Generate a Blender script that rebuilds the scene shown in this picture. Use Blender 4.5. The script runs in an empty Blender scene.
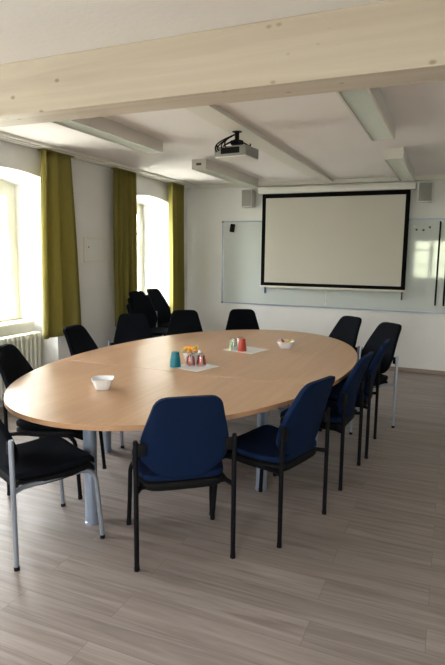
import bpy, bmesh, math, random
from mathutils import Vector, Matrix

# ---------------------------------------------------------------- camera
scene = bpy.context.scene
COL = scene.collection
H = 1.55
F_PX, PITCH, YAW, ROLL = 537.7, .14571, .40135, .01155
fw = Vector((-math.sin(YAW)*math.cos(PITCH), math.cos(YAW)*math.cos(PITCH), -math.sin(PITCH)))
rt = Vector((math.cos(YAW), math.sin(YAW), 0)); up = rt.cross(fw)
r2 = rt*math.cos(ROLL)+up*math.sin(ROLL); u2 = -rt*math.sin(ROLL)+up*math.cos(ROLL)
cd = bpy.data.cameras.new('camera'); cam = bpy.data.objects.new('camera', cd); COL.objects.link(cam)
M4 = Matrix((( r2.x, u2.x, -fw.x, 0), (r2.y, u2.y, -fw.y, 0), (r2.z, u2.z, -fw.z, H), (0, 0, 0, 1)))
cam.matrix_world = M4
cd.sensor_fit = 'HORIZONTAL'; cd.sensor_width = 36; cd.lens = 36*F_PX/445; cd.clip_start = .05; cd.clip_end = 200
scene.camera = cam

# ---------------------------------------------------------------- room measures
XL, XR, YF, YB, ZC = -3.806, 2.3, -1.5, 7.528, 2.56
XO = -4.36                                   # outer face of the thick window wall
WINS = [(3.93, .57, .47), (6.45, .57, .47), (1.35, .57, .47), (-.45, .57, .47)]    # centre y, half width inside, half width outside

# ---------------------------------------------------------------- sky and exposure
w = bpy.data.worlds.new('world'); scene.world = w; w.use_nodes = True
nt = w.node_tree; nt.nodes.clear()
out = nt.nodes.new('ShaderNodeOutputWorld'); bg = nt.nodes.new('ShaderNodeBackground')
tc = nt.nodes.new('ShaderNodeTexCoord'); sx = nt.nodes.new('ShaderNodeSeparateXYZ')
cr = nt.nodes.new('ShaderNodeValToRGB'); mr = nt.nodes.new('ShaderNodeMapRange')
nt.links.new(tc.outputs['Generated'], sx.inputs[0]); nt.links.new(sx.outputs['Z'], mr.inputs['Value'])
mr.inputs['From Min'].default_value = -1; mr.inputs['From Max'].default_value = 1
nt.links.new(mr.outputs[0], cr.inputs[0])
e = cr.color_ramp.elements
e[0].position = 0.0; e[0].color = (.40, .39, .36, 1)
e[1].position = 1.0; e[1].color = (.94, 1.0, 1.12, 1)
for p_, c_ in ((.42, (.46, .46, .40, 1)), (.47, (.54, .57, .42, 1)), (.515, (.68, .72, .54, 1)), (.55, (1.0, .99, .97, 1)), (.64, (1.0, 1.0, 1.02, 1))):
    k = e.new(p_); k.color = c_
nt.links.new(cr.outputs[0], bg.inputs['Color']); bg.inputs['Strength'].default_value = 15
nt.links.new(bg.outputs[0], out.inputs[0])
vs = scene.view_settings
scene.display_settings.display_device = 'sRGB'
vs.view_transform = 'Standard'; vs.look = 'None'; vs.gamma = 1; vs.use_curve_mapping = False
vs.exposure = 1.75

def portal(name, loc, rot, sx_, sy_):
    l = bpy.data.lights.new(name, 'AREA'); l.shape = 'RECTANGLE'; l.size = sx_; l.size_y = sy_
    l.cycles.is_portal = True
    o = bpy.data.objects.new(name, l); o.location = loc; o.rotation_euler = rot; COL.objects.link(o)
for i, (yc, a, b) in enumerate(WINS):
    portal('window_portal', (XO+.02, yc, 1.5), (0, -math.pi/2, 0), 1.45, 2*b)
portal('window_portal', (-.61, YF-.28, 1.45), (math.pi/2, 0, 0), 1.2, 1.25)

# ---------------------------------------------------------------- materials
def mat(name, col, rough=.6, metal=0, spec=.5, noise=0, nscale=20, bump=0, bscale=200, sheen=0, stretch=(1,1,1), coat=0):
    m = bpy.data.materials.new(name); m.use_nodes = True; n = m.node_tree.nodes; l = m.node_tree.links
    b = n['Principled BSDF']; b.inputs['Roughness'].default_value = rough; b.inputs['Metallic'].default_value = metal
    b.inputs['Specular IOR Level'].default_value = spec; b.inputs['Base Color'].default_value = (*col, 1)
    if sheen: b.inputs['Sheen Weight'].default_value = sheen; b.inputs['Sheen Roughness'].default_value = .5
    if coat: b.inputs['Coat Weight'].default_value = coat; b.inputs['Coat Roughness'].default_value = .25
    if noise or bump:
        t = n.new('ShaderNodeTexCoord'); mp = n.new('ShaderNodeMapping'); mp.inputs['Scale'].default_value = stretch
        l.new(t.outputs['Object'], mp.inputs[0])
    if noise:
        q = n.new('ShaderNodeTexNoise'); q.inputs['Scale'].default_value = nscale; q.inputs['Detail'].default_value = 4
        l.new(mp.outputs[0], q.inputs['Vector'])
        r = n.new('ShaderNodeValToRGB'); r.color_ramp.elements[0].position = .3; r.color_ramp.elements[1].position = .7
        r.color_ramp.elements[0].color = (*[c*(1-noise) for c in col], 1); r.color_ramp.elements[1].color = (*[min(1, c*(1+noise)) for c in col], 1)
        l.new(q.outputs['Fac'], r.inputs[0]); l.new(r.outputs[0], b.inputs['Base Color'])
    if bump:
        q = n.new('ShaderNodeTexNoise'); q.inputs['Scale'].default_value = bscale; q.inputs['Detail'].default_value = 3
        l.new(mp.outputs[0], q.inputs['Vector'])
        bp = n.new('ShaderNodeBump'); bp.inputs['Strength'].default_value = bump; bp.inputs['Distance'].default_value = .01
        l.new(q.outputs['Fac'], bp.inputs['Height']); l.new(bp.outputs[0], b.inputs['Normal'])
    return m

def wood(name, c1, c2, rough, axis, grain=9, spec=.5, knots=False, plank=None):
    """procedural wood; axis = direction of the grain, plank = (length, width) gives boards"""
    m = bpy.data.materials.new(name); m.use_nodes = True; n = m.node_tree.nodes; l = m.node_tree.links
    b = n['Principled BSDF']; b.inputs['Roughness'].default_value = rough; b.inputs['Specular IOR Level'].default_value = spec
    t = n.new('ShaderNodeTexCoord'); mp = n.new('ShaderNodeMapping')
    s = [grain]*3; s[axis] = grain*.05; mp.inputs['Scale'].default_value = s
    l.new(t.outputs['Object'], mp.inputs[0])
    vec = mp.outputs[0]
    if plank:
        br = n.new('ShaderNodeTexBrick'); br.inputs['Scale'].default_value = 1
        br.inputs['Brick Width'].default_value = plank[0]; br.inputs['Row Height'].default_value = plank[1]
        br.inputs['Mortar Size'].default_value = .0012; br.inputs['Mortar Smooth'].default_value = .2
        br.offset = .37; br.inputs['Color1'].default_value = (0, 0, 0, 1); br.inputs['Color2'].default_value = (1, 1, 1, 1)
        br.inputs['Mortar'].default_value = (.5, .5, .5, 1)
        l.new(t.outputs['Object'], br.inputs['Vector'])
        sc = n.new('ShaderNodeVectorMath'); sc.operation = 'SCALE'; sc.inputs['Scale'].default_value = 7.3
        l.new(br.outputs['Color'], sc.inputs[0])
        ad = n.new('ShaderNodeVectorMath'); ad.operation = 'ADD'; l.new(mp.outputs[0], ad.inputs[0]); l.new(sc.outputs[0], ad.inputs[1])
        vec = ad.outputs[0]
    q = n.new('ShaderNodeTexNoise'); q.inputs['Scale'].default_value = 1; q.inputs['Detail'].default_value = 6
    q.inputs['Distortion'].default_value = 1.2; q.inputs['Roughness'].default_value = .62
    l.new(vec, q.inputs['Vector'])
    r = n.new('ShaderNodeValToRGB'); r.color_ramp.elements[0].position = .32; r.color_ramp.elements[1].position = .70
    r.color_ramp.elements[0].color = (*c1, 1); r.color_ramp.elements[1].color = (*c2, 1)
    l.new(q.outputs['Fac'], r.inputs[0]); colr = r.outputs[0]
    if plank:
        mx = n.new('ShaderNodeMix'); mx.data_type = 'RGBA'; mx.blend_type = 'MULTIPLY'
        mx.inputs['Factor'].default_value = 1
        rr = n.new('ShaderNodeValToRGB'); rr.color_ramp.elements[0].color = (.92, .92, .925, 1); rr.color_ramp.elements[1].color = (1.05, 1.04, 1.035, 1)
        l.new(br.outputs['Color'], rr.inputs[0]); l.new(colr, mx.inputs[6]); l.new(rr.outputs[0], mx.inputs[7])
        m2 = n.new('ShaderNodeMix'); m2.data_type = 'RGBA'; l.new(br.outputs['Fac'], m2.inputs['Factor'])
        l.new(mx.outputs[2], m2.inputs[6]); m2.inputs[7].default_value = (*[c*.86 for c in c1], 1)
        colr = m2.outputs[2]
    if knots:
        v = n.new('ShaderNodeTexVoronoi'); v.inputs['Scale'].default_value = 1; v.inputs['Randomness'].default_value = 1
        mk = n.new('ShaderNodeMapping'); sk = [10.5]*3; sk[axis] = 6.5; mk.inputs['Scale'].default_value = sk
        l.new(t.outputs['Object'], mk.inputs[0]); l.new(mk.outputs[0], v.inputs['Vector'])
        kr = n.new('ShaderNodeValToRGB'); kr.color_ramp.elements[0].position = .05; kr.color_ramp.elements[1].position = .13
        kr.color_ramp.elements[0].color = (.45, .34, .24, 1); kr.color_ramp.elements[1].color = (1, 1, 1, 1)
        l.new(v.outputs['Distance'], kr.inputs[0])
        mx = n.new('ShaderNodeMix'); mx.data_type = 'RGBA'; mx.blend_type = 'MULTIPLY'; mx.inputs['Factor'].default_value = .75
        l.new(colr, mx.inputs[6]); l.new(kr.outputs[0], mx.inputs[7]); colr = mx.outputs[2]
    l.new(colr, b.inputs['Base Color'])
    bp = n.new('ShaderNodeBump'); bp.inputs['Strength'].default_value = .08; bp.inputs['Distance'].default_value = .004
    l.new(q.outputs['Fac'], bp.inputs['Height']); l.new(bp.outputs[0], b.inputs['Normal'])
    return m

M = {}
M['wall'] = mat('wall_plaster', (.76, .755, .76), .85, bump=.12, bscale=60, noise=.02, nscale=3)
M['wall_back'] = mat('back_wall_plaster', (.78, .775, .77), .85, bump=.15, bscale=50, noise=.02, nscale=3)
M['ceiling'] = mat('ceiling_plaster', (.80, .765, .75), .9, bump=.15, bscale=40, noise=.015, nscale=2)
M['trim'] = mat('painted_trim', (.70, .68, .62), .5)
M['floor'] = wood('oak_laminate', (.190, .155, .143), (.345, .292, .270), .45, 0, 19, .42, plank=(1.25, .16))
M['skirt'] = wood('skirting_wood', (.26, .20, .16), (.34, .27, .22), .5, 0)
M['beam'] = wood('spruce_beam', (.49, .415, .335), (.61, .535, .445), .55, 0, 8, .4, knots=True)
M['beech'] = wood('beech_top', (.48, .285, .165), (.575, .36, .22), .30, 1, 14, .55)
M['edge'] = mat('beech_edge', (.40, .225, .12), .4)
M['alu'] = mat('silver_metal', (.34, .41, .53), .38, .7)
M['alu_leg'] = mat('silver_leg', (.30, .33, .39), .42, .6)
M['black_metal'] = mat('black_metal', (.004, .004, .006), .6, spec=.12)
M['black_plastic'] = mat('black_plastic', (.005, .005, .006), .7, spec=.15)
M['navy'] = mat('navy_fabric', (.004, .013, .045), .9, spec=.12, noise=.22, nscale=350, bump=.3, bscale=500, sheen=.0)
M['black_fab'] = mat('black_fabric', (.004, .0055, .009), .92, spec=.08, noise=.2, nscale=350, bump=.3, bscale=500, sheen=.0)
M['white_plastic'] = mat('white_plastic', (.72, .70, .66), .4)
M['lamp_body'] = mat('lamp_body', (.62, .59, .55), .45)
M['louvre'] = mat('lamp_louvre', (.60, .62, .56), .5)
M['grey_plastic'] = mat('grey_plastic', (.22, .22, .21), .5)
M['dark_grey'] = mat('dark_grey', (.06, .06, .06), .5)
M['speaker'] = mat('speaker_grille', (.24, .235, .22), .7, noise=.15, nscale=300)
M['screen'] = mat('screen_cloth', (.60, .57, .52), .85, bump=.05, bscale=300)
M['screen_black'] = mat('screen_border', (.004, .004, .004), .9, spec=.1)
M['board'] = mat('whiteboard_enamel', (.58, .62, .62), .05, spec=.36)
M['blue'] = mat('blue_plastic', (.02, .09, .30), .4)
M['paper'] = mat('paper', (.80, .80, .82), .8)
M['china'] = mat('white_china', (.78, .79, .82), .2, coat=.4)
M['teal'] = mat('teal_glass', (.002, .15, .21), .3, spec=.3)
M['orange'] = mat('orange_wrapper', (.85, .33, .02), .4)
M['yellow'] = mat('yellow_wrapper', (.80, .60, .12), .4)
M['red'] = mat('red_glass', (.42, .05, .025), .3, spec=.3)
M['green'] = mat('green_print', (.25, .42, .22), .3)
M['radiator'] = mat('radiator_enamel', (.75, .74, .68), .35)
M['window_frame'] = mat('window_frame_paint', (.78, .77, .68), .4)

def glass(name, tint, gl=.06):
    m = bpy.data.materials.new(name); m.use_nodes = True; n = m.node_tree.nodes; l = m.node_tree.links; n.clear()
    o = n.new('ShaderNodeOutputMaterial'); mx = n.new('ShaderNodeMixShader'); t = n.new('ShaderNodeBsdfTransparent'); g = n.new('ShaderNodeBsdfGlossy')
    t.inputs[0].default_value = (*tint, 1); g.inputs['Roughness'].default_value = .02; mx.inputs[0].default_value = gl
    l.new(t.outputs[0], mx.inputs[1]); l.new(g.outputs[0], mx.inputs[2]); l.new(mx.outputs[0], o.inputs[0]); return m
M['pane'] = glass('window_glass', (.97, .98, .96), .05)
M['tumbler'] = glass('tumbler_glass', (.95, .96, .97), .06)

# curtain: diffuse olive with some translucency
m = mat('olive_curtain', (.235, .198, .055), .9, spec=.15, bump=.3, bscale=400, noise=.08, nscale=200); M['curtain'] = m
n = m.node_tree.nodes; l = m.node_tree.links
tl = n.new('ShaderNodeBsdfTranslucent'); tl.inputs[0].default_value = (.48, .41, .09, 1); mx = n.new('ShaderNodeMixShader'); mx.inputs[0].default_value = .14
l.new(n['Principled BSDF'].outputs[0], mx.inputs[1]); l.new(tl.outputs[0], mx.inputs[2]); l.new(mx.outputs[0], n['Material Output'].inputs[0])

# ---------------------------------------------------------------- mesh helpers
def obj(name, bm, material, parent=None, smooth=True, loc=None, rotz=0):
    me = bpy.data.meshes.new(name); bmesh.ops.recalc_face_normals(bm, faces=bm.faces); bm.to_mesh(me); bm.free()
    mats = material if isinstance(material, (list, tuple)) else [material]
    for q in mats: me.materials.append(q)
    if smooth:
        me.polygons.foreach_set('use_smooth', [True]*len(me.polygons))
        try: me.set_sharp_from_angle(angle=math.radians(38))
        except Exception: pass
    o = bpy.data.objects.new(name, me); COL.objects.link(o)
    if parent: o.parent = parent
    if loc: o.location = loc
    if rotz: o.rotation_euler = (0, 0, rotz)
    return o
def BM(): return bmesh.new()
def box(bm, x0, x1, y0, y1, z0, z1, bev=0, mi=0, mat4=None):
    r = bmesh.ops.create_cube(bm, size=1); vs_ = r['verts']
    for v in vs_:
        v.co = Vector((x0+(v.co.x+.5)*(x1-x0), y0+(v.co.y+.5)*(y1-y0), z0+(v.co.z+.5)*(z1-z0)))
    fs = list({f for v in vs_ for f in v.link_faces})
    for f in fs: f.material_index = mi
    if bev:
        es = list({e_ for v in vs_ for e_ in v.link_edges})
        rr = bmesh.ops.bevel(bm, geom=es, offset=bev, segments=2, affect='EDGES', profile=.6)
        for f in rr['faces']: f.material_index = mi
        vs_ = list({v for f in rr['faces'] for v in f.verts}|{v for v in vs_ if v.is_valid})
    if mat4:
        for v in vs_: v.co = mat4 @ v.co
    return bm
def tube(bm, pts, r, seg=12, mi=0, cap=True):
    pts = [Vector(p) for p in pts]; rings = []; prev = None
    for i, p in enumerate(pts):
        d = ((pts[i]-pts[i-1]).normalized() if i else Vector()) + ((pts[i+1]-pts[i]).normalized() if i < len(pts)-1 else Vector())
        d.normalize()
        if prev is None: a = d.orthogonal().normalized()
        else: a = (prev-d*prev.dot(d)).normalized()
        prev = a; b_ = d.cross(a); rr = r[i] if isinstance(r, (list, tuple)) else r
        rings.append([bm.verts.new(p+(a*math.cos(2*math.pi*k/seg)+b_*math.sin(2*math.pi*k/seg))*rr) for k in range(seg)])
    for a, b_ in zip(rings, rings[1:]):
        for k in range(seg):
            f = bm.faces.new((a[k], a[(k+1) % seg], b_[(k+1) % seg], b_[k])); f.material_index = mi
    if cap:
        for q in (rings[0][::-1], rings[-1]):
            f = bm.faces.new(q); f.material_index = mi
    return bm
def lathe(bm, prof, seg=24, sq=0, mi=None, c=(0, 0)):
    """prof = list of (radius, z); sq > 2 gives a squarish superellipse section"""
    rings = []
    for (r, z) in prof:
        ring = []
        for k in range(seg):
            t = 2*math.pi*k/seg; ct, st = math.cos(t), math.sin(t); rr = r
            if sq: rr = r/((abs(ct)**sq+abs(st)**sq)**(1/sq))
            ring.append(bm.verts.new((c[0]+rr*ct, c[1]+rr*st, z)))
        rings.append(ring)
    for i, (a, b_) in enumerate(zip(rings, rings[1:])):
        for k in range(seg):
            f = bm.faces.new((a[k], a[(k+1) % seg], b_[(k+1) % seg], b_[k]))
            if mi: f.material_index = mi[i]
    bm.faces.new(rings[0][::-1]); bm.faces.new(rings[-1]); return bm
def slab(bm, pts, z0, z1, mi_side=0):
    a = [bm.verts.new((x, y, z0)) for x, y in pts]; b_ = [bm.verts.new((x, y, z1)) for x, y in pts]
    bm.faces.new(a[::-1]); bm.faces.new(b_); k = len(pts)
    for i in range(k):
        f = bm.faces.new((a[i], a[(i+1) % k], b_[(i+1) % k], b_[i])); f.material_index = mi_side
    return bm
def quad(bm, *p, mi=0):
    f = bm.faces.new([bm.verts.new(q) for q in p]); f.material_index = mi
def tag(o, label=None, cat=None, group=None, kind=None):
    if label: o['label'] = label
    if cat: o['category'] = cat
    if group: o['group'] = group
    if kind: o['kind'] = kind
    return o
def thing(name, label, cat, loc=(0, 0, 0), rotz=0, group=None):
    o = bpy.data.objects.new(name, None); COL.objects.link(o); o.empty_display_size = .1
    o.location = loc; o.rotation_euler = (0, 0, rotz); return tag(o, label, cat, group)
def struct(name, bm, m_, parent=None, smooth=False, **k):
    o = obj(name, bm, m_, parent, smooth, **k)
    if not parent: o['kind'] = 'structure'
    return o
def copy_tree(o, parent=None):
    c = o.copy(); COL.objects.link(c)
    if parent: c.parent = parent
    for ch in list(o.children): copy_tree(ch, c)
    return c

# ---------------------------------------------------------------- setting
b = BM(); box(b, XO, XR+.2, YF-.3, YB+.2, -.1, 0); struct('floor', b, M['floor'])
b = BM(); box(b, XO, XR+.2, YF-.3, YB+.2, ZC, ZC+.15); struct('ceiling', b, M['ceiling'])
b = BM(); box(b, XO, XR+.2, YB, YB+.2, 0, ZC); struct('wall_back', b, M['wall_back'])
b = BM(); box(b, XR, XR+.2, YF-.3, YB, 0, ZC); struct('wall_right', b, M['wall'])

# thick window wall with splayed arched niches
ARC = .20
def zin(dy): return 2.305-ARC*dy*dy
def zout(dy): return 2.27-ARC*dy*dy
b = BM(); N = 16
ws = sorted(WINS)
cur = YF-.3
for yc, a, o_ in ws:
    quad(b, (XL, cur, 0), (XL, yc-a, 0), (XL, yc-a, ZC), (XL, cur, ZC)); cur = yc+a
quad(b, (XL, cur, 0), (XL, YB, 0), (XL, YB, ZC), (XL, cur, ZC))
cur = YF-.3
for yc, a, o_ in ws:
    quad(b, (XO, cur, 0), (XO, yc-o_, 0), (XO, yc-o_, ZC), (XO, cur, ZC)); cur = yc+o_
quad(b, (XO, cur, 0), (XO, YB, 0), (XO, YB, ZC), (XO, cur, ZC))
SILL = .80; XP = -4.08
for yc, a, o_ in ws:
    for i in range(N):
        s0, s1 = -1+2*i/N, -1+2*(i+1)/N
        p = [(XL, yc+s*a, zin(s*a)) for s in (s0, s1)]; q = [(XO, yc+s*o_, zout(s*o_)) for s in (s0, s1)]
        quad(b, p[0], p[1], (XL, p[1][1], ZC), (XL, p[0][1], ZC))
        quad(b, q[0], q[1], (XO, q[1][1], ZC), (XO, q[0][1], ZC))
        quad(b, p[0], p[1], q[1], q[0])
    for s in (-1, 1):
        quad(b, (XL, yc+s*a, 0), (XL, yc+s*a, zin(a)), (XO, yc+s*o_, zout(o_)), (XO, yc+s*o_, 0))
    fp = (XL-XP)/(XL-XO); yp = a+(o_-a)*fp
    quad(b, (XP, yc-yp, 0), (XP, yc+yp, 0), (XP, yc+yp, SILL), (XP, yc-yp, SILL))
    quad(b, (XP, yc-yp, SILL), (XP, yc+yp, SILL), (XO, yc+o_, SILL), (XO, yc-o_, SILL))
    quad(b, (XO, yc-o_, 0), (XO, yc+o_, 0), (XO, yc+o_, SILL), (XO, yc-o_, SILL))
bmesh.ops.remove_doubles(b, verts=b.verts, dist=.0005)
struct('wall_left', b, M['wall'])

def window(idx, yc, o_):
    r = bpy.data.objects.new('window_%d' % idx, None); COL.objects.link(r); r['kind'] = 'structure'; r.location = (XO+.09, yc, SILL)
    y = o_+.035; h = zout(0)-SILL+.03
    f = BM()
    for q in ((-y, -y+.09, 0, h), (y-.09, y, 0, h), (-y+.002, y-.002, .001, .05), (-y+.002, y-.002, h-.14, h-.001)):
        e_ = .001 if q[1]-q[0] > .2 else 0; box(f, -.035+e_, .035-e_, q[0], q[1], q[2], q[3], .004)
    obj('window_frame', f, M['window_frame'], r, False)
    for s in (-1, 1):
        f = BM(); a0, a1 = (-y+.085, -.003) if s < 0 else (.003, y-.085)
        for q in ((a0, a0+.06, .045, h-.135), (a1-.06, a1, .045, h-.135), (a0, a1, .045, .115), (a0, a1, h-.205, h-.135), (a0+.05, a1-.05, 1.0, 1.03)):
            e_ = .0015 if q[1]-q[0] > .1 else 0; box(f, -.015+e_, .05-e_, q[0]+e_, q[1]-e_, q[2]+e_, q[3]-e_, .004)
        sa = obj('sash', f, M['window_frame'], r, False)
        g = BM(); box(g, .008, .014, a0+.05, a1-.05, .10, h-.19); obj('pane', g, M['pane'], sa, False)
    hd = BM(); box(hd, .05, .085, .02, .045, .55, .60, .004); box(hd, .071, .0865, .022, .043, .44, .585, .004); obj('window_handle', hd, M['white_plastic'], r)
    sb = BM(); fp = .62; box(sb, .0, XP-(XO+.09)+.05, -o_-.02, o_+.02, .0, .03, .006); obj('window_sill', sb, M['window_frame'], r)
for i, (yc, a, o_) in enumerate(WINS): window(i+1, yc, o_)

# front wall (behind the camera) with a window
WX0, WX1, WZ0, WZ1 = -1.10, -.13, .88, 2.02
b = BM()
for q in ((XL-.3, WX0, 0, ZC), (WX1, XR, 0, ZC), (WX0, WX1, 0, WZ0), (WX0, WX1, WZ1, ZC)): box(b, q[0], q[1], YF-.3, YF, q[2], q[3])
struct('wall_front', b, M['wall'])
r = bpy.data.objects.new('window_5', None); COL.objects.link(r); r['kind'] = 'structure'; r.location = (0, YF-.2, 0)
f = BM()
for q in ((WX0, WX0+.06, WZ0, WZ1), (WX1-.06, WX1, WZ0, WZ1), (WX0, WX1, WZ0, WZ0+.06), (WX0, WX1, WZ1-.06, WZ1), (-.67, -.56, WZ0, WZ1), (WX0, WX1, 1.70, 1.73), (WX0, WX1, 1.28, 1.31)): box(f, q[0], q[1], -.03+.001*(q[3]-q[2] < .2), .03-.001*(q[3]-q[2] < .2), q[2], q[3], .003)
obj('window_frame', f, M['window_frame'], r, False)
f = BM(); box(f, WX0+.05, WX1-.05, -.004, .004, WZ0+.05, WZ1-.05); obj('pane', f, M['pane'], r, False)

b = BM(); box(b, XL, XR, YB-.014, YB, 0, .055, .003); struct('baseboard_back', b, M['skirt'])
b = BM(); box(b, XL+.17, XR, YB-.05, YB, 2.505, ZC, .004); struct('trim_1', b, M['trim'])

# ceiling beam
b = BM(); box(b, XL, XR, 2.39, 2.60, 2.29, ZC, .006); tag(obj('ceiling_beam', b, M['beam'], smooth=False), kind='structure')

# ---------------------------------------------------------------- curtain rail and curtains
t = thing('curtain_rail', 'cream curtain rail running under the ceiling along the window wall', 'curtain rail', (XL, 0, ZC))
b = BM(); box(b, .0, .19, YF, YB, -.026, 0, .003); obj('rail_board', b, M['trim'], t, False)
b = BM()
for x in (.07, .13): box(b, x, x+.02, YF+.02, YB-.02, -.036, -.026)
obj('track', b, M['white_plastic'], t, False)

def curtain(y0t, y1t, y0b, y1b, x0, zt, zb, folds, label, seed):
    rnd = random.Random(seed); b = BM(); nu, nv = folds*14, 26
    ph = [rnd.uniform(-.5, .5) for _ in range(8)]
    def P(u, v):   # u across, v top->bottom
        y = (y0t+(y1t-y0t)*u)*(1-v)+(y0b+(y1b-y0b)*u)*v
        bulge = math.sin(v*math.pi)*.012*math.sin(3*u+ph[0]*6)
        amp = .042+.008*v
        a = u*folds*2*math.pi+ph[1]*3+.5*math.sin(2*math.pi*u+ph[2]*5)+.35*v*math.sin(u*5+ph[3]*6)
        x = x0+amp*math.sin(a)*(1-.12*v)+.010*math.sin(2.3*a+ph[4])
        y += .010*math.cos(a)+bulge
        z = zt+(zb-zt)*v + .006*math.sin(a)*v
        return Vector((x, y, z))
    g = [[b.verts.new(P(i/nu, j/nv)) for i in range(nu+1)] for j in range(nv+1)]
    for j in range(nv):
        for i in range(nu): b.faces.new((g[j][i], g[j][i+1], g[j+1][i+1], g[j+1][i]))
    t = thing('curtain', label, 'curtain', (x0, (y0t+y1t)/2, zb), 0, 'olive curtains at the windows')
    mi = Matrix.Translation((-x0, -(y0t+y1t)/2, -zb)); bmesh.ops.transform(b, matrix=mi, verts=b.verts)
    o = obj('curtain_cloth', b, M['curtain'], t)
    s = o.modifiers.new('thickness', 'SOLIDIFY'); s.thickness = .004
    hb = BM(); box(hb, -.045, .045, y0t-(y0t+y1t)/2, y1t-(y0t+y1t)/2, zt-zb-.004, zt-zb+.006, .003); obj('gathering_tape', hb, M['curtain'], t)
curtain(4.225, 4.675, 4.15, 4.79, -3.70, 2.515, .685, 3, 'olive green curtain hanging right of the nearest window, above the radiator', 3)
curtain(5.435, 5.855, 5.42, 5.84, -3.70, 2.515, .66, 4, 'olive green curtain in the middle, between wall panel and far window', 8)
curtain(6.78, 7.15, 6.80, 7.17, -3.70, 2.515, .66, 4, 'olive green curtain nearest the back wall corner, right of the far window', 5)
 
# ---------------------------------------------------------------- radiator and wall panel
def radiator(yc, label):
    t = thing('radiator', label, 'radiator', (-3.97, yc, .12))
    b = BM()
    for k in range(15):
        y = -.42+k*.06
        for x in (-.045, .045): tube(b, [(x, y, .03), (x, y, .56)], .014, 8)
        box(b, -.062, .062, y-.026, y+.026, .55, .60, .012); box(b, -.062, .062, y-.026, y+.026, 0, .05, .012)
    obj('columns', b, M['radiator'], t)
    b = BM(); tube(b, [(0, .42, .03), (0, .455, .03), (0, .455, -.12)], .009, 8); obj('pipe', b, M['radiator'], t)
    b = BM(); tube(b, [(0, .43, .57), (0, .47, .57)], .02, 12); obj('valve', b, M['white_plastic'], t)
radiator(3.93, 'white column radiator in the niche under the nearest window')

t = thing('wall_panel', 'flat white square access panel on the wall between the curtains', 'wall panel', (XL, 5.15, 1.575))
b = BM(); box(b, 0, .028, -.18, .18, -.14, .14, .004); obj('panel_frame', b, M['white_plastic'], t, False)
b = BM(); box(b, .028, .033, -.155, .155, -.118, .118, .002); d = obj('panel_door', b, M['wall'], t, False)
b = BM(); tube(b, [(.03, -.13, .03), (.04, -.13, .03)], .008, 10); obj('lock', b, M['grey_plastic'], d)

# ---------------------------------------------------------------- ceiling fixtures
def lamp(x0, x1, y0, y1, label, slot=False):
    xm = (x0+x1)/2; w_ = (x1-x0)/2; L = (y1-y0)/2
    t = thing('ceiling_light', label, 'ceiling light', (xm, (y0+y1)/2, ZC), 0, 'louvred ceiling lights')
    b = BM(); zb = -.105
    for s in (-1, 1): box(b, s*w_-(.016 if s > 0 else 0), s*w_+(.016 if s < 0 else 0), -L, L, zb, 0, .003)
    for s in (-1, 1): box(b, -w_+.001, w_-.001, s*L-(.02 if s > 0 else -.001), s*L+(.02 if s < 0 else -.001), zb+.001, -.001, .003)
    box(b, -w_+.01, w_-.01, -L+.01, L-.01, -.072, -.002)
    obj('housing', b, M['lamp_body'], t, False)
    b = BM(); k = int(2*L/.03)
    for i in range(1, k): box(b, -w_+.017, w_-.017, -L+i*2*L/k-.0012, -L+i*2*L/k+.0012, zb+.004, zb+.034)
    obj('louvre', b, M['louvre'], t, False)
    b = BM()
    for s in (-.5, .5):
      b = BM(); tube(b, [(s*w_, -L+.06, -.0735), (s*w_, L-.06, -.0735)], .008, 8); obj('tube', b, M['white_plastic'], t)
    if not slot: return
    b = BM(); box(b, -.03, .03, -L-.002, -L+.001, -.065, -.04); obj('end_slot', b, M['dark_grey'], t, False)
lamp(-2.69, -2.51, 2.95, 4.48, 'long louvred ceiling light nearest the windows, just past the beam')
lamp(-.675, -.49, 2.95, 4.60, 'wide looking louvred ceiling light at upper right, just past the beam')
lamp(-2.70, -2.53, 5.45, 7.15, 'long ceiling light ending above the left loudspeaker', True)
lamp(-.68, -.505, 5.50, 7.15, 'ceiling light ending above the right loudspeaker')

t = thing('cable_channel', 'wide pale cable channel running along the ceiling past the projector', 'cable channel', (-1.655, 5, ZC-.001))
b = BM(); box(b, -.085, .085, -2.4, 2.47, -.035, 0, .004); obj('channel_cover', b, M['trim'], t, False)
b = BM(); box(b, -.14, -.115, -2.4, 2.47, -.015, 0, .003); obj('thin_conduit', b, M['trim'], t, False)
for y in (.18, 1.9):
    b = BM(); box(b, -.088, .088, y, y+.08, -.038, 0, .003); obj('joint_clip', b, M['white_plastic'], t, False)

# projector
PX, PY, PZ = -1.675, 4.20, 2.315
t = thing('projector', 'grey projector hanging from the ceiling on a black mount', 'projector', (PX, PY, PZ), math.radians(-6))
b = BM(); box(b, -.142, .142, -.12, .12, .0, .080, .012); obj('body', b, M['grey_plastic'], t)
b = BM(); box(b, -.137, .137, -.115, .115, -.006, .004, .002); obj('bottom_cover', b, M['white_plastic'], t)
b = BM(); tube(b, [(.08, .118, .045), (.08, .145, .045)], .032, 20); tube(b, [(.08, .145, .045), (.08, .149, .045)], .026, 20); obj('lens', b, M['black_plastic'], t)
b = BM(); box(b, -.08, .085, -.124, -.118, .02, .066); obj('socket_panel', b, M['black_plastic'], t, False)
b = BM()
for x, y in ((-.09, -.07), (.09, -.07), (.09, .07), (-.09, .07)):
    tube(b, [(x, y, .08), (x*.9, y*.9, .10), (.0, 0, .15)], .007, 8)
tube(b, [(0, 0, .13), (0, 0, .21)], .018, 14); tube(b, [(0, 0, .205), (0, 0, ZC-PZ-.037)], .04, 18)
box(b, -.045, .045, -.03, .03, .105, .14, .006)
obj('mount', b, M['black_metal'], t)
random.seed(4)
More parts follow.
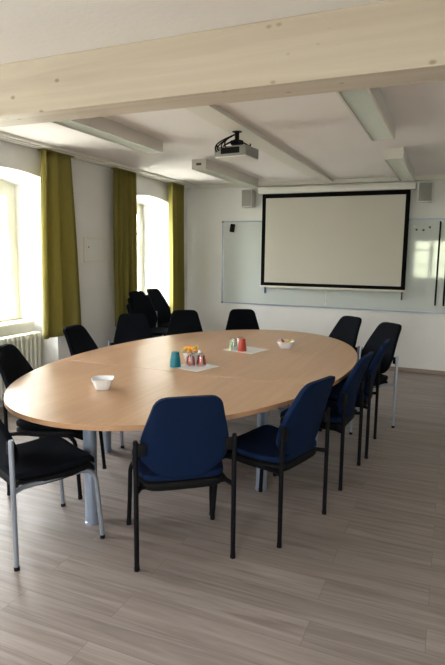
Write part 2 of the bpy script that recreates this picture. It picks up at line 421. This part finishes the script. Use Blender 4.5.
for k, (a, c_) in enumerate((((-.10, -.118, .05), -.19), ((-.06, -.118, .05), -.16), ((-.02, -.118, .05), -.13), ((-.12, -.118, .04), -.21))):
    b = BM(); P0 = Vector(a); P3 = Vector((.0, -.01, .19)); P1 = P0+Vector((-.02, -.06, .02+.01*k)); P2 = Vector((-.06-.01*k, -.07, .14))
    tube(b, [P0*(1-s)**3+P1*3*s*(1-s)**2+P2*3*s*s*(1-s)+P3*s**3 for s in [i/14 for i in range(15)]], .0055, 8)
    obj('cable', b, M['black_plastic'], t)
for x, y in ((-.13, -.1), (.13, -.02)):
    b = BM(); tube(b, [(x, y, .075), (x, y, .10)], .006, 8); obj('foot', b, M['black_plastic'], t)

# ---------------------------------------------------------------- screen, board, loudspeakers
t = thing('projection_screen', 'pull-down projection screen with black border over the whiteboard', 'projection screen', (-1.562, 7.44, 1.08))
b = BM(); box(b, -1.06, 1.06, -.045, .088, 1.31, 1.40, .02); obj('screen_case', b, M['white_plastic'], t)
b = BM(); box(b, -1.0, .998, -.003, .0, .02, 1.34); obj('black_border', b, M['screen_black'], t, False)
b = BM(); box(b, -.945, .943, -.0045, -.0032, .068, 1.25); obj('screen_cloth', b, M['screen'], t, False)
b = BM(); box(b, -1.01, 1.01, -.014, .012, -.005, .022, .005); obj('bottom_bar', b, M['white_plastic'], t)
b = BM(); tube(b, [(-.04, 0, 0), (-.045, 0, -.20)], .003, 6); box(b, -.057, -.033, -.01, .01, -.225, -.20, .003); obj('pull_cord', b, M['white_plastic'], t)

t = thing('whiteboard', 'long white enamel whiteboard along the back wall behind the screen', 'whiteboard', (-1.1, YB, .82))
WL, WR, WH = -2.10, 2.5, 1.195
b = BM(); box(b, WL, WR, -.018, 0, 0, WH); obj('board_surface', b, M['board'], t, False)
b = BM()
for q in ((WL-.008, WR+.008, -.012, .006), (WL-.008, WR+.008, WH-.006, WH+.012)): box(b, q[0], q[1], -.024, 0, q[2], q[3], .003)
for x in (WL, WR): box(b, x-.009, x+.009, -.0235, 0, -.009, WH+.009, .003)
obj('board_frame', b, M['alu'], t, False)
for x, z in ((WL, 0), (WL, WH)):
    b = BM(); box(b, x-.016, x+.016, -.027, 0, z-.016, z+.016, .006); obj('corner_cap', b, M['grey_plastic'], t)
def onboard(name, label, cat, x, z, build, material, group=None):
    b = BM(); build(b); o = obj(name, b, material, None, True, loc=(x, YB-.018, z)); tag(o, label, cat, group); return o
onboard('whiteboard_eraser', 'black eraser stuck near the upper left whiteboard corner', 'eraser', -3.04, 1.925, lambda b: box(b, -.035, .035, -.035, 0, -.06, .06, .012, mat4=Matrix.Rotation(.15, 4, 'Y')), M['black_plastic'])
for k, (x, z) in enumerate(((-.50, 1.93), (-.47, 1.885), (-.385, 1.88), (-.31, 1.915))):
    onboard('magnet', ['small white round magnet, leftmost of the four right of the screen', 'small dark round magnet, second from left in the arc of four', 'small dark round magnet, third from left in the arc of four', 'small dark round magnet, rightmost of the arc of four'][k],
            'magnet', x, z, lambda b: tube(b, [(0, 0, 0), (0, -.008, 0)], .014, 16), M['white_plastic'] if k == 0 else M['dark_grey'], 'round magnets on the whiteboard')
for k, x in enumerate((-.185, -.085)):
    onboard('magnetic_strip', ['long thin black magnetic strip upright on the whiteboard, the left one', 'long thin black magnetic strip upright on the whiteboard, at the photo edge'][k],
            'magnetic strip', x, 1.45, lambda b: box(b, -.011, .011, -.008, 0, -.54, .54, .003), M['black_plastic'], 'upright magnetic strips')
onboard('marker_pen', 'blue marker standing upright below the left end of the screen', 'marker', -2.515, 1.04, lambda b: (tube(b, [(0, -.012, -.055), (0, -.012, .03)], .011, 12), tube(b, [(0, -.012, .03), (0, -.012, .065)], .013, 12)), M['blue'])
onboard('marker_pen', 'dark marker standing upright below the right end of the screen', 'marker', -.605, 1.02, lambda b: (tube(b, [(0, -.012, -.055), (0, -.012, .03)], .010, 12), tube(b, [(0, -.012, .03), (0, -.012, .065)], .012, 12)), M['dark_grey'])

def loudspeaker(x, z, label, w_=.16, h=.245):
    t = thing('loudspeaker', label, 'loudspeaker', (x, YB, z), 0, 'wall loudspeakers beside the screen')
    b = BM(); box(b, -w_/2, w_/2, -.17, -.02, -h/2, h/2, .008); obj('cabinet', b, M['lamp_body'], t)
    b = BM(); box(b, -w_/2+.012, w_/2-.012, -.178, -.169, -h/2+.012, h/2-.012, .004); g = obj('grille', b, M['speaker'], t)
    b = BM(); box(b, -.03, .03, -.02, 0, -.06, .06, .003); obj('wall_bracket', b, M['black_metal'], t)
loudspeaker(-2.775, 2.335, 'grey loudspeaker on the back wall left of the projection screen')
loudspeaker(-.385, 2.345, 'grey loudspeaker on the back wall right of the projection screen', .18)

# ---------------------------------------------------------------- table
CX, CY, TA, TB, TR, TE = -1.676, 3.752, 1.048, 1.769, -.0555, 2.06
YS = 3.222
def outline(n=220, off=0):
    pts = []
    for i in range(n):
        a = 2*math.pi*i/n; c, s = math.cos(a), math.sin(a)
        X = (TA-off)*math.copysign(abs(c)**(2/TE), c); Y = (TB-off)*math.copysign(abs(s)**(2/TE), s)
        pts.append((X*math.cos(TR)-Y*math.sin(TR), X*math.sin(TR)+Y*math.cos(TR)))
    return pts
COLS = [(-1.83, 2.405), (-1.08, 3.235), (-2.42, 3.39), (-1.52, 5.10), (-2.27, 4.27), (-.95, 4.15)]
table = thing('conference_table', 'large oval beech conference table on silver column legs', 'table', (CX, CY, 0))
def clip(pts, keep):   # split the oval at the seam
    yl = YS-CY; res = []
    for i in range(len(pts)):
        p, q = pts[i], pts[(i+1) % len(pts)]; a, c = keep(p[1]-yl), keep(q[1]-yl)
        if a: res.append(p)
        if a != c:
            s = (yl-p[1])/(q[1]-p[1]); res.append((p[0]+s*(q[0]-p[0]), yl))
    return res
for kp, lab, g in ((lambda d: d < 0, 'near section of the oval top', -.003), (lambda d: d >= 0, 'far section of the oval top', .003)):
    top = [(x, y+g) for x, y in clip(outline(), kp)]; bt = [(x, y+g) for x, y in clip(outline(), kp)]
    b = BM(); slab(b, top, .713, .7395, 1)
    o = obj('tabletop', b, [M['beech'], M['edge']], table, True); o['label'] = lab
    bv = o.modifiers.new('soft', 'BEVEL'); bv.width = .002; bv.segments = 2; bv.limit_method = 'ANGLE'
for x, y in COLS:
    b = BM(); lathe(b, [(.041, 0), (.041, .010), (.037, .014), (.037, .69), (.070, .695), (.070, .712)], 28)
    lg = obj('leg', b, M['alu'], table, loc=(x-CX, y-CY, 0))
b = BM()
for i, j in ((0, 1), (0, 2), (1, 2), (3, 4), (3, 5), (4, 5), (1, 5), (2, 4)):
    tube(b, [(COLS[i][0]-CX, COLS[i][1]-CY, .69), (COLS[j][0]-CX, COLS[j][1]-CY, .69)], .016, 8)
obj('underframe', b, M['alu'], table)

# ---------------------------------------------------------------- chairs
def cornered(t, L, base, rb, rtp):
    w_ = base(t); d = t*L
    if d < rb: w_ -= rb-math.sqrt(max(0, rb*rb-(rb-d)**2))
    d = (1-t)*L
    if d < rtp: w_ -= rtp-math.sqrt(max(0, rtp*rtp-(rtp-d)**2))
    return max(w_, .02)
def lerp_knots(kn):
    def f(t):
        for (a, va), (b_, vb) in zip(kn, kn[1:]):
            if t <= b_:
                s = (t-a)/(b_-a); s = s*s*(3-2*s)*.35+s*.65; return va+(vb-va)*s
        return kn[-1][1]
    return f
def cushion(bm, P, wf, th, nu=18, ts=None, round_=.5, o0=0., o1=1.):
    """padded sheet; P(x, t, off) -> point; o0/o1 pick the layer of the thickness"""
    ts = ts or [0, .012, .03, .06, .1, .16, .24, .32, .4, .48, .56, .64, .72, .8, .86, .91, .95, .975, .99, 1]
    fr, bk = [], []
    for t in ts:
        w_ = wf(t); e_ = min(1, .25+.75*math.sqrt(max(0, 1-abs(2*t-1)**14)))
        rf, rb_ = [], []
        for i in range(nu+1):
            s = math.sin((-1+2*i/nu)*math.pi/2); k = math.sqrt(max(0, 1-abs(s)**8))*e_
            mid = th*(o0+o1)/2; hf = th*(o1-o0)/2*(round_+(1-round_)*k)*(k if abs(s) > .999 else 1)
            rf.append(bm.verts.new(P(s*w_, t, mid+hf))); rb_.append(bm.verts.new(P(s*w_, t, mid-hf)))
        fr.append(rf); bk.append(rb_)
    for j in range(len(ts)-1):
        for i in range(nu):
            bm.faces.new((fr[j][i], fr[j][i+1], fr[j+1][i+1], fr[j+1][i])); bm.faces.new((bk[j][i+1], bk[j][i], bk[j+1][i], bk[j+1][i+1]))
        for i, sg in ((0, 1), (nu, -1)):
            bm.faces.new((fr[j][i], fr[j+1][i], bk[j+1][i], bk[j][i]))
    for j in (0, len(ts)-1):
        for i in range(nu): bm.faces.new((fr[j][i], fr[j][i+1], bk[j][i+1], bk[j][i]))
    return bm

def make_chair(label, tall, fabric, leg_mat, leg_word):
    t = thing('conference_chair', label, 'chair')
    # seat
    SD = .45
    wf = lambda q: cornered(q, SD, lerp_knots([(0, .200), (.3, .226), (.8, .230), (1, .218)]), .05, .07)
    def PS(x, q, off):
        y = -.20+q*SD
        z = .418+.012*math.sin(q*math.pi)*-1 + .014*q - .055*max(0, (q-.82)/.18)**2 + .05*(x*x)/.05*.12
        return Vector((x, y, z+off))
    b = BM(); cushion(b, PS, wf, .055, o0=.25, o1=1); obj('seat', b, fabric, t)
    b = BM(); cushion(b, PS, lambda q: wf(q)*1.0, .055, o0=-.72, o1=.28, round_=.3); obj('seat_shell', b, M['black_plastic'], t)
    # backrest
    if tall: Z0, Z1, kn, rb_, rt_, lean = .47, .925, [(0, .165), (.28, .205), (.40, .205), (1, .140)], .10, .045, .175
    else: Z0, Z1, kn, rb_, rt_, lean = .447, .892, [(0, .170), (.28, .222), (.46, .222), (1, .160)], .12, .05, .125
    L = Z1-Z0; bk = lerp_knots(kn)
    wb = lambda q: cornered(q, L, bk, rb_, rt_)
    def PB(x, q, off):
        z = Z0+q*L
        y = -.212-lean*q**1.35 + .9*x*x*.55 + .012*math.sin(q*math.pi)
        return Vector((x, y+off, z-.004*(x/.15)**2*q))
    b = BM(); cushion(b, PB, wb, .042, o0=.0, o1=1); bo = obj('backrest', b, fabric, t)
    # legs
    for s in (-1, 1):
        x = .245*s
        b = BM(); tube(b, [(x, -.225, .012), (x, -.225, .655), (x, -.225, .665)], [.0125, .0125, .010], 12)
        lg = obj('leg', b, leg_mat, t); 
        g = BM(); tube(g, [(x, -.225, 0), (x, -.225, .02)], .014, 12); obj('glide', g, M['black_plastic'], lg)
        xi = .214*s; pts = [(x, -.225, .400), (xi+.004*s, -.17, .402), (xi, -.10, .402), (xi, .10, .402)]
        for k in range(1, 9):
            a = k/8*math.pi/2*.97; pts.append((xi+.020*s*(k/8), .15+.07*math.sin(a), .333+.07*math.cos(a)))
        pts += [(xi+.025*s, .235, .15), (x, .245, .012)]
        b = BM(); tube(b, pts, .0125, 12); lg = obj('leg', b, leg_mat, t)
        g = BM(); tube(g, [(x, .245, 0), (x, .245, .02)], .014, 12); obj('glide', g, M['black_plastic'], lg)
        # bracket holding the backrest
        b = BM(); xa, xb = (.196, .236) if s > 0 else (-.236, -.196)
        box(b, xa, xb, -.2325, -.2175, .585, .648, .004); obj('back_bracket', b, M['black_plastic'], t)
    for y in (-.17, .12):
        b = BM(); tube(b, [(-.212, y, .402), (.212, y, .402)], .010, 10); obj('cross_bar', b, leg_mat, t)
    return t
navy = make_chair('navy blue', False, M['navy'], M['black_metal'], 'black')
blackc = make_chair('black', True, M['black_fab'], M['alu_leg'], 'silver')
used = {}
def place(proto, rear, face, label, group, z=0, fab=None):
    """rear = midpoint of the two rear feet, face = direction the chair faces"""
    f = Vector(face).normalized(); p = Vector(rear)+f*.225
    if proto.name not in used: o = proto; used[proto.name] = 1
    else: o = copy_tree(proto)
    o.location = (p.x, p.y, z); o.rotation_euler = (0, 0, math.atan2(f.y, f.x)-math.pi/2)
    tag(o, label, 'chair', group); return o
GN, GB, GS = 'navy chairs with black legs around the table', 'black chairs around the table', 'chairs stacked by the far window'
place(navy, (-1.139, 2.246), (-.61, .79), 'navy chair with black legs at the near end, its back to the camera', GN)
place(navy, (-.687, 2.827), (-.96, .28), 'navy chair with black legs right of the one showing its back', GN)
place(navy, (-.571, 3.68), (-.996, .088), 'navy chair with black legs, middle of the three on the right side', GN)
place(navy, (-.518, 4.33), (-1, 0), 'navy chair with black legs farthest along the right side, before the silver legged one', GN)
place(blackc, (-2.093, 1.965), (.43, .90), 'black chair with silver legs at the left photo edge, nearest the camera', GB)
place(blackc, (-.585, 5.12), (-.68, -.73), 'black chair with silver legs standing out at the right far end of the table', GB)
place(blackc, (-1.00, 5.48), (-.6, -.8), 'black chair half hidden behind the right far rim of the table', GB)
place(blackc, (-2.13, 5.60), (.42, -.90), 'black chair at the far end below the left part of the whiteboard', GB)
place(blackc, (-2.65, 5.20), (.49, -.87), 'black chair at the far left below the curtain in the corner', GB)
place(blackc, (-2.94, 4.62), (.60, -.80), 'black chair in front of the middle curtain, beside the stacked chairs', GB)
place(blackc, (-2.83, 3.70), (1, .08), 'black chair on the left side right of the radiator, below the nearest curtain', GB)
l2 = place(blackc, (-2.60, 2.71), (.95, .30), 'black chair by the radiator, behind the one with silver legs', GB)
def relegs(o):      # this chair has black legs: own material on the copied objects
    for ch in o.children:
        if ch.name.split('.')[0] in ('leg', 'cross_bar'):
            ch.data = ch.data.copy(); ch.data.materials.clear(); ch.data.materials.append(M['black_metal'])
relegs(l2)
for sx_, (x, y, fx, fy), wd in ((0, (-3.48, 5.66, 1, -.10), 'left'), (1, (-3.56, 6.20, 1, .0), 'right')):
    for k in range(3):
        f = Vector((fx, fy)).normalized()
        place(blackc, (x+f.x*.02*k, y+f.y*.02*k), (fx, fy),
              ['bottom black chair of the %s stack by the far window', 'middle black chair of the %s stack by the far window', 'top black chair of the %s stack by the far window'][k] % wd, GS, z=k*.078)

# ---------------------------------------------------------------- things on the table
TZ = .7395
def bowl(x, y, rot, label, sc=1):
    t = thing('snack_bowl', label, 'bowl', (x, y, TZ), rot)
    b = BM(); lathe(b, [(.036, 0), (.041, .004), (.053, .038), (.064, .062), (.066, .066), (.063, .066), (.049, .040), (.036, .010), (.01, .008)], 32, sq=4.5)
    for v in b.verts: v.co.x *= sc; v.co.y *= sc
    obj('bowl_body', b, M['china'], t)
    return t
bowl(-1.885, 2.615, .5, 'empty white square bowl on the near left part of the table')
bowl(-1.30, 4.47, .3, 'white square bowl of sweets at the far right of the table', 1.2)
bowl(-1.80, 3.64, .6, 'white square bowl heaped with orange sweets behind the glasses', 1.15)
def paper(x, y, rot, w_, l_, label, dz=0):
    b = BM(); box(b, -w_/2, w_/2, -l_/2, l_/2, 0, .0012); tag(obj('paper_napkin', b, M['paper'], None, False, loc=(x, y, TZ+dz), rotz=rot), label, 'napkin', 'white paper napkins on the table')
paper(-1.665, 3.43, -.28, .25, .25, 'white paper napkin under the teal tumbler and clear glasses')
paper(-1.58, 4.25, -.28, .29, .27, 'white paper napkin under the red tumbler and striped glasses')

def sweet(x, y, z, m_, label, grp, rnd, sc=1):
    b = BM(); L = .018*sc
    tube(b, [(-L*1.7, 0, 0), (-L*1.2, 0, 0), (-L, 0, 0), (-L*.5, 0, 0), (L*.5, 0, 0), (L, 0, 0), (L*1.2, 0, 0), (L*1.7, 0, 0)], [.011*sc, .004*sc, .006*sc, .012*sc, .012*sc, .006*sc, .004*sc, .011*sc], 10)
    bmesh.ops.rotate(b, verts=b.verts, cent=(0, 0, 0), matrix=Matrix.Rotation(rnd.uniform(0, 3.1), 3, 'Z') @ Matrix.Rotation(rnd.uniform(-.25, .25), 3, 'Y'))
    tag(obj('wrapped_sweet', b, m_, None, True, loc=(x, y, z)), label, 'sweet', grp)
rnd = random.Random(2)
for k, (dx, dy, dz) in enumerate([(-.025, -.02, .035), (.02, -.022, .035), (0, .022, .035), (-.03, .02, .055), (.03, .018, .055), (0, -.03, .058), (-.04, -.03, .070), (.042, -.02, .070), (-.012, .0, .078), (.022, .006, .084), (-.04, .022, .078), (.005, .035, .076)]):
    sweet(-1.80+dx, 3.64+dy, TZ+dz*1.18, M['orange'] if k % 3 else M['yellow'], 'wrapped %s sweet heaped in the bowl behind the clear glasses' % ('orange' if k % 3 else 'yellow'), ('orange' if k % 3 else 'yellow')+' wrapped sweets in the heaped bowl', rnd, 1.0)
for k, (dx, dy, dz) in enumerate([(-.02, -.02, .035), (.02, .0, .035), (0, .022, .052), (.03, .02, .066), (.025, -.02, .066), (-.03, .012, .062)]):
    sweet(-1.30+dx, 4.47+dy, TZ+dz, M['yellow'] if k in (1, 3, 4) else M['red'] if k == 5 else M['paper'], ('pale yellow wrapped sweet' if k in (1, 3, 4) else 'red wrapped sweet' if k == 5 else 'white wrapped sweet')+' in the far right bowl', ('yellow' if k in (1, 3, 4) else 'red' if k == 5 else 'white')+' sweets in the far right bowl', rnd, .9)

def tumbler(x, y, base, band, label, h=.105, r=.038, stripes=0, grp=None):
    """glass turned upside down on the mat"""
    t = thing('tumbler', label, 'glass', (x, y, TZ+.0014), 0, grp)
    b = BM(); lathe(b, [(r, 0), (r, .004), (r*.93, h*.4), (r*.74, h*.86), (r*.70, h-.004), (r*.66, h), (.004, h-.001)], 28)
    bmesh.ops.delete(b, geom=[f for f in b.faces if all(v.co.z < .0005 for v in f.verts)], context='FACES')
    o = obj('glass_body', b, base, t); s_ = o.modifiers.new('wall', 'SOLIDIFY'); s_.thickness = .002
    if stripes:
        b = BM()
        for k in range(stripes):
            a = 2*math.pi*k/stripes
            pr = [(r+.0006, .006), (r*.93+.0006, h*.4), (r*.76+.0006, h*.82)]
            for (ra, za), (rb_, zb_) in zip(pr, pr[1:]):
                da = .32
                quad(b, (ra*math.cos(a-da), ra*math.sin(a-da), za), (ra*math.cos(a+da), ra*math.sin(a+da), za), (rb_*math.cos(a+da), rb_*math.sin(a+da), zb_), (rb_*math.cos(a-da), rb_*math.sin(a-da), zb_))
        obj('painted_stripe', b, band, t)
G1 = 'upturned glasses on the near paper napkin'; G2 = 'upturned glasses on the far paper napkin'
tumbler(-1.795, 3.365, M['teal'], None, 'upturned teal tumbler left of the striped glasses', .108, .040, 0, G1)
tumbler(-1.705, 3.425, M['tumbler'], M['red'], 'upturned clear glass with red stripes, next to the teal tumbler', .092, .036, 5, G1)
tumbler(-1.640, 3.470, M['tumbler'], M['red'], 'upturned clear glass with red stripes, rightmost on the near napkin', .092, .036, 5, G1)
tumbler(-1.720, 3.515, M['tumbler'], M['paper'], 'upturned clear glass with white stripes, nearest the orange sweets', .092, .036, 4, G1)
tumbler(-1.590, 4.175, M['red'], None, 'upturned red tumbler at the right front of the far napkin', .105, .037, 0, G2)
tumbler(-1.670, 4.175, M['tumbler'], M['green'], 'upturned glass with green stripes left of the red tumbler', .105, .037, 3, G2)
tumbler(-1.640, 4.26, M['tumbler'], M['paper'], 'upturned glass with white stripes behind the red tumbler', .105, .037, 6, G2)
